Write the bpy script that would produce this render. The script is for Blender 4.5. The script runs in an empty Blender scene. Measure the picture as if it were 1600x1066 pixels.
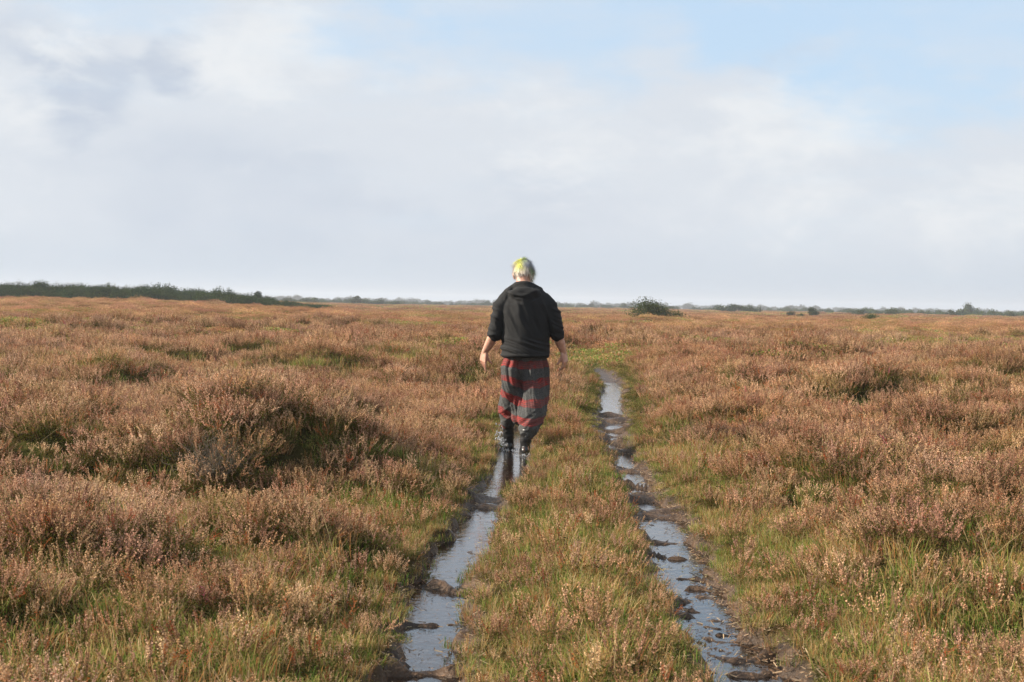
import bpy, bmesh, math, random
import numpy as np
from mathutils import Vector, Matrix, Euler, noise as mnoise

# ------------------------------------------------------------------ camera
FPX = 2500.0                      # focal length in photograph pixels (1600 wide)
CAM_H = 1.25
PITCH = math.radians(1.30)        # looking slightly down
ROLL = math.radians(1.05)
cam_d = bpy.data.cameras.new("camera")
cam = bpy.data.objects.new("camera", cam_d)
bpy.context.scene.collection.objects.link(cam)
cam_d.sensor_width = 36.0
cam_d.lens = 36.0 * FPX / 1600.0
cam_d.clip_start = 0.05
cam_d.clip_end = 12000.0
CAM_R = Matrix.Rotation(math.pi / 2 - PITCH, 3, 'X') @ Matrix.Rotation(ROLL, 3, 'Z')
cam.matrix_world = Matrix.Translation((0, 0, CAM_H)) @ CAM_R.to_4x4()
cam_d.dof.use_dof = True
cam_d.dof.focus_distance = 16.0
cam_d.dof.aperture_fstop = 14.0
scene = bpy.context.scene
scene.camera = cam

def ground_at(px, py, z=0.0):
    """point at height z seen at a pixel of the 1600 x 1066 photograph"""
    d = CAM_R @ Vector(((px - 800) / FPX, -(py - 533) / FPX, -1.0))
    t = (z - CAM_H) / d.z
    return Vector((d.x * t, d.y * t, z))

def sky_dir(px, py):
    return (CAM_R @ Vector(((px - 800) / FPX, -(py - 533) / FPX, -1.0))).normalized()

def at_dist(px, dist):
    """x, y on the ground at a distance, in the direction of a pixel column near the horizon"""
    d = sky_dir(px, 476 + (px - 800) * 0.018)
    s = dist / d.y
    return d.x * s, d.y * s

# ------------------------------------------------------------------ view, sun, sky
scene.view_settings.view_transform = 'Standard'
scene.view_settings.look = 'None'
scene.view_settings.exposure = 1.0
scene.view_settings.gamma = 1.0
scene.cycles.max_bounces = 6
scene.cycles.diffuse_bounces = 3
scene.cycles.transparent_max_bounces = 8
scene.cycles.volume_bounces = 1
scene.cycles.use_denoising = True

SUN_EL = math.radians(29)
SUN_AZ = math.radians(-93)        # clockwise from +Y (view direction): to the left, a touch behind
sun_vec = Vector((math.sin(SUN_AZ) * math.cos(SUN_EL), math.cos(SUN_AZ) * math.cos(SUN_EL), math.sin(SUN_EL)))
sl = bpy.data.lights.new("sun", 'SUN')
sl.energy = 5.0
sl.angle = math.radians(0.5)
sl.color = (1.0, 0.90, 0.76)
sun = bpy.data.objects.new("sun", sl)
scene.collection.objects.link(sun)
sun.rotation_euler = sun_vec.to_track_quat('Z', 'Y').to_euler()

world = bpy.data.worlds.new("World")
scene.world = world
world.use_nodes = True
wt = world.node_tree
wt.nodes.clear()

class NT:
    """small helper for node trees"""
    def __init__(s, t): s.t = t
    def n(s, kind, **kw):
        nd = s.t.nodes.new(kind)
        for k, v in kw.items():
            if k == 'ins':
                for a, b in v.items():
                    sock = nd.inputs[a]
                    if isinstance(b, bpy.types.NodeSocket): s.t.links.new(b, sock)
                    else: sock.default_value = b
            else: setattr(nd, k, v)
        return nd
    def math(s, op, a, b=0.0, c=None, clamp=False):
        ins = {0: a, 1: b}
        if c is not None: ins[2] = c
        nd = s.n('ShaderNodeMath', operation=op, use_clamp=clamp, ins=ins)
        return nd.outputs[0]
    def ramp(s, v, a, b, c=0.0, d=1.0, smooth=True):
        nd = s.n('ShaderNodeMapRange', ins={'Value': v, 'From Min': a, 'From Max': b, 'To Min': c, 'To Max': d})
        nd.interpolation_type = 'SMOOTHSTEP' if smooth else 'LINEAR'
        return nd.outputs[0]
    def mix(s, f, a, b, blend='MIX'):
        nd = s.n('ShaderNodeMix', data_type='RGBA', blend_type=blend)
        for k, v in ((0, f), (6, a), (7, b)):
            if isinstance(v, bpy.types.NodeSocket): s.t.links.new(v, nd.inputs[k])
            else: nd.inputs[k].default_value = v if k == 0 else (tuple(v) + (1,))[:4]
        return nd.outputs[2]
    def noise(s, vec, scale, detail=4, rough=0.55, dist=0.0):
        nd = s.n('ShaderNodeTexNoise', ins={'Vector': vec, 'Scale': scale, 'Detail': detail, 'Roughness': rough, 'Distortion': dist})
        return nd.outputs['Fac']

W = NT(wt)
sky = W.n('ShaderNodeTexSky', sky_type='NISHITA')
sky.sun_disc = False
sky.sun_elevation = SUN_EL
sky.sun_rotation = SUN_AZ
sky.air_density = 1.0
sky.dust_density = 1.6
sky.ozone_density = 1.0
gen = W.n('ShaderNodeTexCoord').outputs['Generated']
sepd = W.n('ShaderNodeSeparateXYZ', ins={0: gen})
stretch = W.n('ShaderNodeMapping', ins={'Vector': gen, 'Scale': (1.0, 1.0, 2.0)}).outputs[0]
stretch2 = W.n('ShaderNodeMapping', ins={'Vector': gen, 'Scale': (1.0, 1.0, 5.0)}).outputs[0]
n_big = W.noise(stretch, 6.5, 6, 0.55, 0.15)
n_wisp = W.noise(stretch2, 7.0, 7, 0.6, 0.3)
n_fine = W.noise(stretch, 22.0, 5, 0.5)

def blob(px, py, rad_px, soft=1.0, sz=1.5):
    """soft patch of sky round a direction; radius as an angle"""
    d = sky_dir(px, py)
    df = W.n('ShaderNodeVectorMath', operation='SUBTRACT', ins={0: gen, 1: tuple(d)}).outputs[0]
    sc = W.n('ShaderNodeVectorMath', operation='MULTIPLY', ins={0: df, 1: (1, 1, sz)}).outputs[0]
    ln = W.n('ShaderNodeVectorMath', operation='LENGTH', ins={0: sc}).outputs['Value']
    r = rad_px / FPX
    jag = W.math('MULTIPLY', W.math('SUBTRACT', n_fine, 0.5), r * 1.1)
    ln2 = W.math('ADD', ln, jag)
    return W.ramp(ln2, r * (1 - 0.55 * soft), r * (1 + 0.45 * soft), 1.0, 0.0)

def total(items, base=None):
    acc = base
    for o, k in items:
        m = W.math('MULTIPLY', o, k)
        acc = m if acc is None else W.math('ADD', acc, m)
    return acc
SKY_BLOBS_BLUE = [(blob(1480, 20, 330, 1, 2.2), 0.55), (blob(900, -40, 420, 1, 2.6), 0.5), (blob(1420, 160, 130, 1, 2.0), 0.25),
                  (blob(200, -25, 170, 1, 2.0), 0.35), (blob(620, 60, 120, 1, 2.4), 0.2)]
SKY_BLOBS_DARK = [(blob(280, 105, 60, 0.5, 1.1), 0.8), (blob(125, 125, 85, .7, 1.0), 0.7), (blob(45, 60, 60, 1, 1.2), 0.35),
                  (blob(1240, 100, 75, 1, 1.6), 0.35), (blob(360, 300, 240, 1, 2.0), 0.25), (blob(900, 370, 300, 1, 4.0), 0.2)]
SKY_BLOBS_LITE = [(blob(1250, 180, 140, 1, 1.6), 0.45), (blob(25, 150, 60, 1.3, 0.8), 0.3), (blob(430, 90, 130, 1, 1.6), 0.4),
                  (blob(120, 55, 60, 1, 1.4), 0.3), (blob(820, 250, 150, 1, 1.6), 0.2), (blob(1560, 320, 120, 1, 1.6), 0.3)]
blue_m = total(SKY_BLOBS_BLUE, W.math('MULTIPLY', W.math('SUBTRACT', n_wisp, 0.5), 0.9))
blue_m = W.ramp(blue_m, -0.05, 0.80)
hi_open = W.ramp(sepd.outputs[2], 0.25, 0.7, 0.0, 0.5)    # more open sky higher up
blue_m = W.math('MAXIMUM', blue_m, hi_open)
dark_m = total(SKY_BLOBS_DARK, W.math('MULTIPLY', W.math('SUBTRACT', n_big, 0.45), 1.3))
dark_m = W.ramp(dark_m, 0.0, 0.95)
n_puff = W.noise(stretch, 13.0, 8, 0.62, 0.25)
lite_m = total(SKY_BLOBS_LITE, W.math('ADD', W.math('MULTIPLY', W.math('SUBTRACT', 0.5, n_big), 0.8), W.math('MULTIPLY', W.math('SUBTRACT', n_puff, 0.5), 1.7)))
lite_m = W.ramp(lite_m, 0.0, 0.6)
SB = 0.10
EXPO = 2 ** scene.view_settings.exposure
def s2l(r, g, b, k=1.0):
    f = lambda c: (c / 255 / 12.92) if c / 255 <= 0.04045 else ((c / 255 + 0.055) / 1.055) ** 2.4
    return (f(r) * k, f(g) * k, f(b) * k)
cloud = W.mix(dark_m, s2l(221, 227, 235, 1 / SB / EXPO), s2l(198, 208, 223, 1 / SB / EXPO))
cloud = W.mix(lite_m, cloud, s2l(237, 240, 243, 1 / SB / EXPO))
# clear sky: Nishita, thinned by high veil
veil = W.mix(0.8, sky.outputs[0], s2l(198, 223, 248, 1 / SB / EXPO))
col = W.mix(blue_m, cloud, veil)
low = W.ramp(sepd.outputs[2], 0.0, 0.055, 0.75, 0.0)
col = W.mix(low, col, s2l(192, 206, 221, 1 / SB / EXPO))
bg = W.n('ShaderNodeBackground', ins={'Color': col, 'Strength': SB})
wo = W.n('ShaderNodeOutputWorld', ins={'Surface': bg.outputs[0]})

# ------------------------------------------------------------------ small helpers
def tag(o, label=None, cat=None, group=None, kind=None):
    if label: o['label'] = label
    if cat: o['category'] = cat
    if group: o['group'] = group
    if kind: o['kind'] = kind
    return o

def link(o, parent=None):
    scene.collection.objects.link(o)
    if parent is not None: o.parent = parent
    return o

def new_mat(name):
    m = bpy.data.materials.new(name)
    m.use_nodes = True
    m.node_tree.nodes.clear()
    return m, NT(m.node_tree)

def quad_mesh(name, Q, C, mat):
    """Q (n,4,3) separate quads, C (n,3) colours"""
    Q = np.ascontiguousarray(Q, dtype=np.float32); n = len(Q)
    me = bpy.data.meshes.new(name)
    me.vertices.add(4 * n); me.vertices.foreach_set('co', Q.reshape(-1))
    me.loops.add(4 * n); me.loops.foreach_set('vertex_index', np.arange(4 * n, dtype=np.int32))
    me.polygons.add(n); me.polygons.foreach_set('loop_start', np.arange(0, 4 * n, 4, dtype=np.int32))
    me.polygons.foreach_set('loop_total', np.full(n, 4, dtype=np.int32))
    ca = me.color_attributes.new('Col', 'FLOAT_COLOR', 'POINT')
    c4 = np.ones((n, 4, 4), dtype=np.float32); c4[:, :, :3] = np.asarray(C)[:, None, :]
    ca.data.foreach_set('color', c4.reshape(-1))
    me.materials.append(mat)
    me.update(calc_edges=True)
    return me

# value noise in numpy
def _hash(ix, iy, seed):
    n = (ix.astype(np.int64) * 374761393 + iy.astype(np.int64) * 668265263 + seed * 1442695041) & 0xFFFFFFFF
    n = ((n ^ (n >> 13)) * 1274126177) & 0xFFFFFFFF
    n = n ^ (n >> 16)
    return (n & 0xFFFFFF) / float(0xFFFFFF)
def vnoise(x, y, seed=0):
    x = np.asarray(x, float); y = np.asarray(y, float)
    ix = np.floor(x); iy = np.floor(y); fx = x - ix; fy = y - iy
    fx = fx * fx * fx * (fx * (fx * 6 - 15) + 10); fy = fy * fy * fy * (fy * (fy * 6 - 15) + 10)
    a = _hash(ix, iy, seed); b = _hash(ix + 1, iy, seed); c = _hash(ix, iy + 1, seed); d = _hash(ix + 1, iy + 1, seed)
    return (a + (b - a) * fx) * (1 - fy) + (c + (d - c) * fx) * fy      # 0..1
def fbm(x, y, seed=0, oct=3):
    s = 0; a = 1; t = 0
    for o in range(oct):
        s = s + a * vnoise(x * 2 ** o + 17.3 * o, y * 2 ** o - 9.1 * o, seed + o); t += a; a *= 0.5
    return s / t
def sstep(v, a, b):
    t = np.clip((v - a) / (b - a), 0, 1); return t * t * (3 - 2 * t)

# ------------------------------------------------------------------ ruts
# (y, left edge x, right edge x) in photograph pixels
RUT_L = [(1180, 560, 690), (1064, 614, 708), (1006, 634, 722), (952, 650, 724), (933, 658, 730), (900, 668, 736), (879, 674, 742), (843, 708, 774),
         (807, 735, 779), (774, 753, 783), (752, 766, 826), (716, 778, 830), (690, 784, 830), (672, 790, 826)]
RUT_R = [(1180, 1185, 1300), (1066, 1128, 1226), (1000, 1082, 1160), (940, 1052, 1124), (898, 1030, 1103), (861, 1010, 1083), (827, 997, 1067), (800, 988, 1047),
         (776, 975, 1022), (746, 961, 1011), (719, 956, 996), (699, 943, 979), (668, 936, 977), (641, 938, 974), (624, 940, 972),
         (604, 944, 975), (591, 932, 962), (569, 903, 931), (563, 905, 928)]
def rut_line(R):
    out = []
    for y, a, b in R:
        p = ground_at(a, y); q = ground_at(b, y)
        out.append(((p.x + q.x) / 2, (p.y + q.y) / 2, (q.x - p.x) / 2 + (.026 if q.y < 11 else .008)))
    return np.array(out)
LL, LR = rut_line(RUT_L), rut_line(RUT_R)
def rut_sd(x, y, L):
    """signed distance (m) to the edge of a rut, negative inside"""
    best = np.full(np.shape(x), 1e9)
    for (x0, y0, w0), (x1, y1, w1) in zip(L[:-1], L[1:]):
        dx, dy = x1 - x0, y1 - y0
        t = np.clip(((x - x0) * dx + (y - y0) * dy) / (dx * dx + dy * dy), 0, 1)
        d = np.hypot(x - x0 - t * dx, y - y0 - t * dy) - (w0 + (w1 - w0) * t)
        best = np.minimum(best, d)
    return best
def ruts(x, y):
    wob = (vnoise(x * 5, y * 5, 91) - 0.5) * 0.10 + (vnoise(x * 14, y * 14, 92) - 0.5) * 0.05
    a = rut_sd(x, y, LL) + wob; b = rut_sd(x, y, LR) + wob
    # the right rut dries up short of its far puddle
    gap0, gap1 = ground_at(948, 598).y, ground_at(918, 574).y
    return a, b, sstep(y, gap0 - .3, gap0 + .3) * (1 - sstep(y, gap1 - .6, gap1 + .2))
BARS_R = [(657, .14), (682, .16), (690, .10), (708, .12), (731, .14), (737, .1), (777, .16), (783, .1), (806, .13), (812, .1), (884, .09), (893, .05), (938, .07), (962, .06), (975, .05), (1000, .05), (1022, .05), (648, .10), (664, .09), (673, .08), (693, .07), (764, .05), (846, .06), (868, .05), (910, .05), (925, .04), (950, .04), (988, .03), (1012, .03), (1045, .04)]
BARS_L = [(785, .2), (795, .12), (926, .06), (984, .045), (1030, .04), (1045, .05)]
def bars(x, y, B, seed):
    h = np.zeros(np.shape(x))
    for py, w in B:
        yc = ground_at(900, py).y
        yy = y + (vnoise(x * 6, y * 2, seed) - 0.5) * 0.35
        h = np.maximum(h, np.exp(-((yy - yc) / w) ** 2))
    return h

# heather mounds: (pixel x, pixel y of the foot, distance to mound centre behind the foot, height, half width x, half depth y)
def hit(px, py, up=0.0):
    """first point of the ground (raised by up) seen at a photograph pixel"""
    d = sky_dir(px, py); t = np.arange(3, 200, .02)
    zz = terrain(d.x * t, d.y * t) + up; k = int(np.argmax(CAM_H + d.z * t < zz))
    return d.x * t[k], d.y * t[k], float(zz[k] - up)
MOUNDS = []
def mound(px, py, back, h, wx, wy):
    g = ground_at(px, py, 0.05); MOUNDS.append((g.x, g.y + back, h * (1.4 if g.y < 10 else 1.0), wx, wy))
MOUNDS += [(-2.25, 10.1, .26, 1.05, .8), (-1.50, 10.5, .30, .66, .75), (-3.0, 9.8, .14, .6, .55), (-1.8, 9.5, .10, .5, .4)]
mound(470, 905, .35, .17, .42, .35); mound(30, 720, .8, .22, .5, .6); mound(90, 950, .3, .12, .4, .35)
mound(1110, 700, 1.2, .20, .7, .8); mound(1230, 690, 1.0, .17, .7, .8); mound(1330, 650, 1.2, .14, .9, 1.0); mound(1540, 745, .9, .22, .7, .7)
mound(1400, 830, .6, .13, .7, .5); mound(1270, 800, .5, .11, .5, .4); mound(700, 690, .9, .16, .35, .7); mound(640, 780, .4, .1, .35, .4)
mound(1480, 960, .4, .13, .5, .4); mound(1560, 880, .4, .14, .5, .4); mound(1100, 600, 2.5, .15, 1.6, 2.0); mound(1560, 620, 1.5, .25, 1.3, 1.4)

def terrain(x, y, full=False):
    x = np.asarray(x, float); y = np.asarray(y, float)
    r = np.hypot(x, y)
    a, b, gap = ruts(x, y)
    d = np.minimum(a, b)
    cor = sstep(d, 0.0, 1.4)                                            # 0 beside the ruts, 1 out on the heath
    mid = sstep(y, 0, 1) * (1 - sstep(np.abs((x - (LL[0, 0] + LR[0, 0]) / 2)), .5, .9)) * 0
    h = 0.045 + 0.04 * sstep(d, .02, .5) + (fbm(x / .8, y / .9, 3, 3) - 0.5) * 0.34 * (0.08 + 1.05 * cor)
    h = h + (fbm(x / 2.6, y / 3.2, 11, 3) - 0.5) * 0.80 * cor * sstep(r, 5, 18) * (1 - 0.6 * sstep(r, 60, 200)) + 0.03 * cor
    h = h + (fbm(x / 14, y / 14, 21, 2) - 0.5) * 0.45 * sstep(r, 20, 90)
    h = h + (fbm(x / 60, y / 60, 31, 2) - 0.5) * 0.25 * sstep(r, 60, 200) + .25 * sstep(r, 100, 320)
    h = .03 + .03 * np.logaddexp(0, (h - .03) / .03)
    for mx, my, mh, wx, wy in MOUNDS:
        q = ((x - mx) / wx) ** 2 + ((y - my) / wy) ** 2
        h = h + mh * np.exp(-q ** 1.5) * (0.4 + 0.6 * cor)
    # the ground rises gently to the left, under the gorse bank
    az = np.degrees(np.arctan2(x, np.maximum(y, 1e-3)))
    h = h + 0.74 * sstep(r, 35, 165) * (1 - sstep(az, -13, -4.5)) * (y > 0)
    # cut the ruts
    bar = np.where(a < b, bars(x, y, BARS_L, 5), bars(x, y, BARS_R, 6) * (.85 + .45 * sstep(y, 7, 10)))
    floor = -0.045 + bar * 0.060 + (fbm(x * 7, y * 4, 41, 3) - 0.5) * (0.065 + .035 * sstep(y, 10, 14)) + (fbm(x * 22, y * 14, 44, 2) - 0.5) * 0.020 + sstep(d, -.07, -.0) * .016
    # mud flat on the right lip of the right rut
    k = sstep(d + (fbm(x * 9, y * 7, 47, 2) - .5) * .08, -0.02, 0.05)
    lip = 0.5 * sstep(b, -.02, .10) * (a > b)
    out = floor * (1 - k) + h * k
    out = np.where((gap > 0) & (a > b), np.maximum(out, 0.02 * gap + out * (1 - gap)), out)
    if full: return out, d, a, b, cor
    return out

# polar sheet, fine in front of the camera and coarse behind
ang = np.concatenate([np.radians(np.arange(-30, 30.001, 0.125)), np.radians(np.arange(35, 326, 5))])
r1 = 2.0 * 1.0050 ** np.arange(0, 560)
r2 = r1[-1] * 1.018 ** np.arange(1, 205)
rad = np.concatenate([[0.02, .5, 1, 1.5], r1, r2]); rad = rad[rad < 2350]; rad = np.append(rad, 2400.0)
AA, RR = np.meshgrid(ang, rad)
X = RR * np.sin(AA); Y = RR * np.cos(AA)
Z, D, DA, DB, COR = terrain(X, Y, True)
na, nr = len(ang), len(rad)
verts = np.stack([X, Y, Z], -1).reshape(-1, 3).astype(np.float32)
i = np.arange(nr - 1)[:, None]; j = np.arange(na)[None, :]; j2 = (j + 1) % na
F = np.stack([i * na + j, i * na + j2, (i + 1) * na + j2, (i + 1) * na + j], -1).reshape(-1, 4).astype(np.int32)
F = F[:, ::-1].copy()
gm = bpy.data.meshes.new("ground")
gm.vertices.add(len(verts)); gm.vertices.foreach_set('co', verts.reshape(-1))
gm.loops.add(F.size); gm.loops.foreach_set('vertex_index', F.reshape(-1))
gm.polygons.add(len(F)); gm.polygons.foreach_set('loop_start', np.arange(0, F.size, 4, dtype=np.int32))
gm.polygons.foreach_set('loop_total', np.full(len(F), 4, dtype=np.int32))
gm.polygons.foreach_set('use_smooth', np.ones(len(F), dtype=bool))
ra = gm.attributes.new('mud', 'FLOAT', 'POINT')
ra.data.foreach_set('value', (1 - sstep(D, 0.02, 0.08)).reshape(-1).astype(np.float32))
gm.update(calc_edges=True)

m_ground, G = new_mat("peat_and_moss")
pos = G.n('ShaderNodeNewGeometry').outputs['Position']
n1 = G.noise(pos, 0.9, 5); n2 = G.noise(pos, 7.0, 5, 0.6); n3 = G.noise(pos, 60.0, 4, 0.6); n0 = G.noise(pos, 0.06, 5, 0.6)
c = G.mix(G.ramp(n2, .38, .62), (0.034, 0.025, 0.011), (0.046, 0.046, 0.014))
c = G.mix(G.ramp(n1, .46, .66), c, (0.08, 0.050, 0.020))
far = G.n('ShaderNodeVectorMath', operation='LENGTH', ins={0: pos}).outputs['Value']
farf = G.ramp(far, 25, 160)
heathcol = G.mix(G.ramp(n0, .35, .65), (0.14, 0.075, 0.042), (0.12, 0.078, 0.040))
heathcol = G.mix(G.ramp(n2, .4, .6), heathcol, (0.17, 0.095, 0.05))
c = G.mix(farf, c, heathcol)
mudn = G.mix(G.ramp(n2, .35, .65), (0.034, 0.021, 0.013), (0.078, 0.048, 0.029))
mudn = G.mix(G.ramp(n3, .5, .68), mudn, (0.12, 0.072, 0.042))
bed = G.math('MULTIPLY', G.ramp(G.n('ShaderNodeSeparateXYZ', ins={0: pos}).outputs[2], -.03, -.008, 1.0, 0.0), G.ramp(n2, .3, .6, .4, 1.0))
mudn = G.mix(bed, mudn, (0.30, 0.20, 0.15))
mud = G.n('ShaderNodeAttribute', attribute_name='mud').outputs['Fac']
c = G.mix(mud, c, mudn)
rough = G.math('SUBTRACT', 0.95, G.math('MULTIPLY', mud, 0.5))
bmp = G.n('ShaderNodeBump', ins={'Strength': 0.9, 'Distance': 0.025, 'Height': G.math('ADD', n2, G.math('MULTIPLY', n3, .5))})
bs = G.n('ShaderNodeBsdfPrincipled', ins={'Base Color': c, 'Roughness': rough, 'Normal': bmp.outputs[0], 'Specular IOR Level': G.math('MULTIPLY', mud, .22)})
G.n('ShaderNodeOutputMaterial', ins={'Surface': bs.outputs[0]})
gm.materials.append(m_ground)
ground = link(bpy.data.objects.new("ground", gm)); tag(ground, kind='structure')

# ------------------------------------------------------------------ water in the ruts
m_water, G = new_mat("rut_water")
pos = G.n('ShaderNodeNewGeometry').outputs['Position']
wv = G.n('ShaderNodeMapping', ins={'Vector': pos, 'Scale': (1.0, 0.9, 1.0)}).outputs[0]
w1 = G.noise(wv, 16, 3, .5, .4); w2 = G.noise(wv, 55, 2, .5)
bmp = G.n('ShaderNodeBump', ins={'Strength': 0.42, 'Distance': 0.006, 'Height': G.math('ADD', w1, G.math('MULTIPLY', w2, .25))})
fres = G.n('ShaderNodeFresnel', ins={'IOR': 1.45, 'Normal': bmp.outputs[0]}).outputs[0]
gl = G.n('ShaderNodeBsdfGlossy', ins={'Color': (1, 1, 1, 1), 'Roughness': 0.04, 'Normal': bmp.outputs[0]})
tr = G.n('ShaderNodeBsdfTransparent', ins={'Color': (0.78, 0.66, 0.54, 1)})
ms = G.n('ShaderNodeMixShader', ins={0: fres, 1: tr.outputs[0], 2: gl.outputs[0]})
G.n('ShaderNodeOutputMaterial', ins={'Surface': ms.outputs[0]})
def ribbon(name, L, y0=None, y1=None):
    pts = [p for p in L]
    bm = bmesh.new(); rows = []
    for k, (x, y, w) in enumerate(pts):
        ww = w + 0.14
        rows.append([bm.verts.new((x - ww, y, 0)), bm.verts.new((x + ww, y, 0))])
    for r0, r1_ in zip(rows[:-1], rows[1:]):
        bm.faces.new((r0[0], r0[1], r1_[1], r1_[0]))
    bmesh.ops.recalc_face_normals(bm, faces=bm.faces)
    if bm.faces[:][0].normal.z < 0: bmesh.ops.reverse_faces(bm, faces=bm.faces[:])
    me = bpy.data.meshes.new(name); bm.to_mesh(me); bm.free(); me.materials.append(m_water)
    return tag(link(bpy.data.objects.new(name, me)), kind='structure')
ribbon("water", LL)
ribbon("water", LR)

# ------------------------------------------------------------------ plant materials
def plant_mat(name, hue_amt=0.25, transl=0.3, patch=True, vmul=1.04):
    m, G = new_mat(name)
    col = G.n('ShaderNodeAttribute', attribute_name='Col').outputs['Color']
    pos = G.n('ShaderNodeNewGeometry').outputs['Position']
    rnd = G.n('ShaderNodeObjectInfo').outputs['Random']
    if patch:
        n = G.noise(pos, 0.55, 4, .6); nb = G.noise(pos, 0.05, 4, .6)
        col = G.mix(G.ramp(n, .42, .66, 0, .6), col, (0.64, 0.53, 0.42), 'MULTIPLY')
        n5 = G.noise(pos, 1.3, 3, .6)
        col = G.mix(G.ramp(n5, .45, .7, 0, .4), col, (0.74, 0.80, 0.50), 'MULTIPLY')
        col = G.mix(G.ramp(nb, .35, .65, 0, .4), col, (1.0, 0.80, 0.66), 'MULTIPLY')
    if name == 'grass_blades': col = green_patches(G, col, pos)
    hs = G.n('ShaderNodeHueSaturation', ins={'Hue': G.math('ADD', 0.5 - .012, G.math('MULTIPLY', rnd, .024)), 'Saturation': 1.0,
              'Value': G.math('MULTIPLY', vmul, G.math('ADD', 1 - hue_amt / 2, G.math('MULTIPLY', rnd, hue_amt))), 'Color': col}).outputs[0]
    d = G.n('ShaderNodeBsdfDiffuse', ins={'Color': hs, 'Roughness': 1.0})
    t = G.n('ShaderNodeBsdfTranslucent', ins={'Color': hs})
    ms = G.n('ShaderNodeMixShader', ins={0: transl, 1: d.outputs[0], 2: t.outputs[0]})
    G.n('ShaderNodeOutputMaterial', ins={'Surface': ms.outputs[0]})
    return m
def green_patches(G, col, pos):
    g = G.noise(pos, 0.75, 3, .6)
    return G.mix(G.ramp(g, .50, .70, 0, .6), col, (0.52, 0.84, 0.42), 'MULTIPLY')
m_heather = plant_mat("heather_sprigs", .45, .38)
m_grass = plant_mat("grass_blades", .35, .35, False)
m_bush = plant_mat("bush_leaves", .2, .15, False, .9)

rng = np.random.default_rng(7)
def rand_quads(P, size, rng, flat=0.0, aspect=0.75):
    """a small randomly turned quad at every point"""
    n = len(P)
    u = rng.normal(size=(n, 3)); u /= np.linalg.norm(u, axis=1)[:, None]
    v = rng.normal(size=(n, 3)); v[:, 2] *= (1 - flat)
    v -= (v * u).sum(1)[:, None] * u; v /= np.linalg.norm(v, axis=1)[:, None]
    s = (np.asarray(size) * np.ones(n) * rng.uniform(.7, 1.3, n))[:, None]
    u = u * s * .5; v = v * s * .5 * aspect
    return np.stack([P - u, P - v, P + u, P + v], 1)
def strips(P0, P1, w, rng, wtop=None):
    """thin upright strips between two point sets"""
    d = P1 - P0
    s = rng.normal(size=P0.shape); s[:, 2] *= .2
    s -= (s * d).sum(1)[:, None] * d / np.maximum((d * d).sum(1), 1e-9)[:, None]
    s /= np.maximum(np.linalg.norm(s, axis=1), 1e-9)[:, None]
    wt_ = w if wtop is None else wtop
    return np.stack([P0 - s * w / 2, P0 + s * w / 2, P1 + s * wt_ / 2, P1 - s * wt_ / 2], 1)

FLOR = np.array([[.82, .52, .34], [.88, .63, .46], [.68, .40, .24], [.50, .28, .16], [.84, .52, .39], [.80, .58, .37], [.66, .48, .29]])
LEAF = np.array([[.12, .13, .03], [.15, .15, .04], [.08, .09, .03], [.20, .14, .05]])
def heather_proto(seed, R, h, nst, nbr, nfl, fl, nleaf, rust=0.0):
    rg = np.random.default_rng(seed); Q = []; C = []
    tone = FLOR[(seed * 3) % len(FLOR)]
    for s in range(nst):
        a = rg.uniform(0, 2 * np.pi); q = rg.uniform(0, 1) ** .6
        b = np.array([np.cos(a), np.sin(a), 0]) * R * q * .55
        L = h * rg.uniform(.75, 1.1) * (1 - .35 * q * q)
        tip = b + np.array([np.cos(a) * R * q * .6, np.sin(a) * R * q * .6, L]) + rg.normal(size=3) * [.02, .02, 0]
        mid = (b + tip) / 2 + np.array([np.cos(a), np.sin(a), 0]) * -.01
        fc = (tone * .65 + FLOR[rg.integers(len(FLOR))] * .35) * rg.uniform(.75, 1.15)
        if rg.uniform() < rust: fc = (np.array([.42, .12, .05]) if rg.uniform() > .04 else np.array([.70, .22, .30])) * rg.uniform(.8, 1.3)
        if rg.uniform() < .07: fc = np.array([.22, .14, .09])
        Q.append(strips(np.array([b, mid]), np.array([mid, tip]), .0028, rg)); C += [[.22, .13, .08]] * 2
        for k in range(nbr):
            t0 = rg.uniform(.45, .8) if k else .55
            p0 = b + (tip - b) * t0
            dirv = (tip - b) / np.linalg.norm(tip - b) + (rg.normal(size=3) * [.45, .45, .2] if k else 0)
            dirv /= np.linalg.norm(dirv)
            LL_ = h * (rg.uniform(.22, .38) if k else .45)
            p1 = p0 + dirv * LL_
            tt = np.linspace(.22, 1, nfl) + rg.uniform(-.02, .02, nfl)
            P = p0 + (p1 - p0) * tt[:, None] + rg.normal(size=(nfl, 3)) * fl * .42
            Q.append(rand_quads(P, fl, rg)); C += list(fc * rg.uniform(.75, 1.2, (nfl, 1)))
            Q.append(strips(p0[None], p1[None], .002, rg)); C.append([.34, .20, .12])
        tt = rg.uniform(.12, .75, nleaf)
        P = b + (tip - b) * tt[:, None] + rg.normal(size=(nleaf, 3)) * .016
        Q.append(rand_quads(P, fl * 1.4, rg)); C += list(LEAF[rg.integers(len(LEAF), size=nleaf)] * rg.uniform(.7, 1.3, (nleaf, 1)))
    return np.concatenate(Q), np.array(C)
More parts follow.
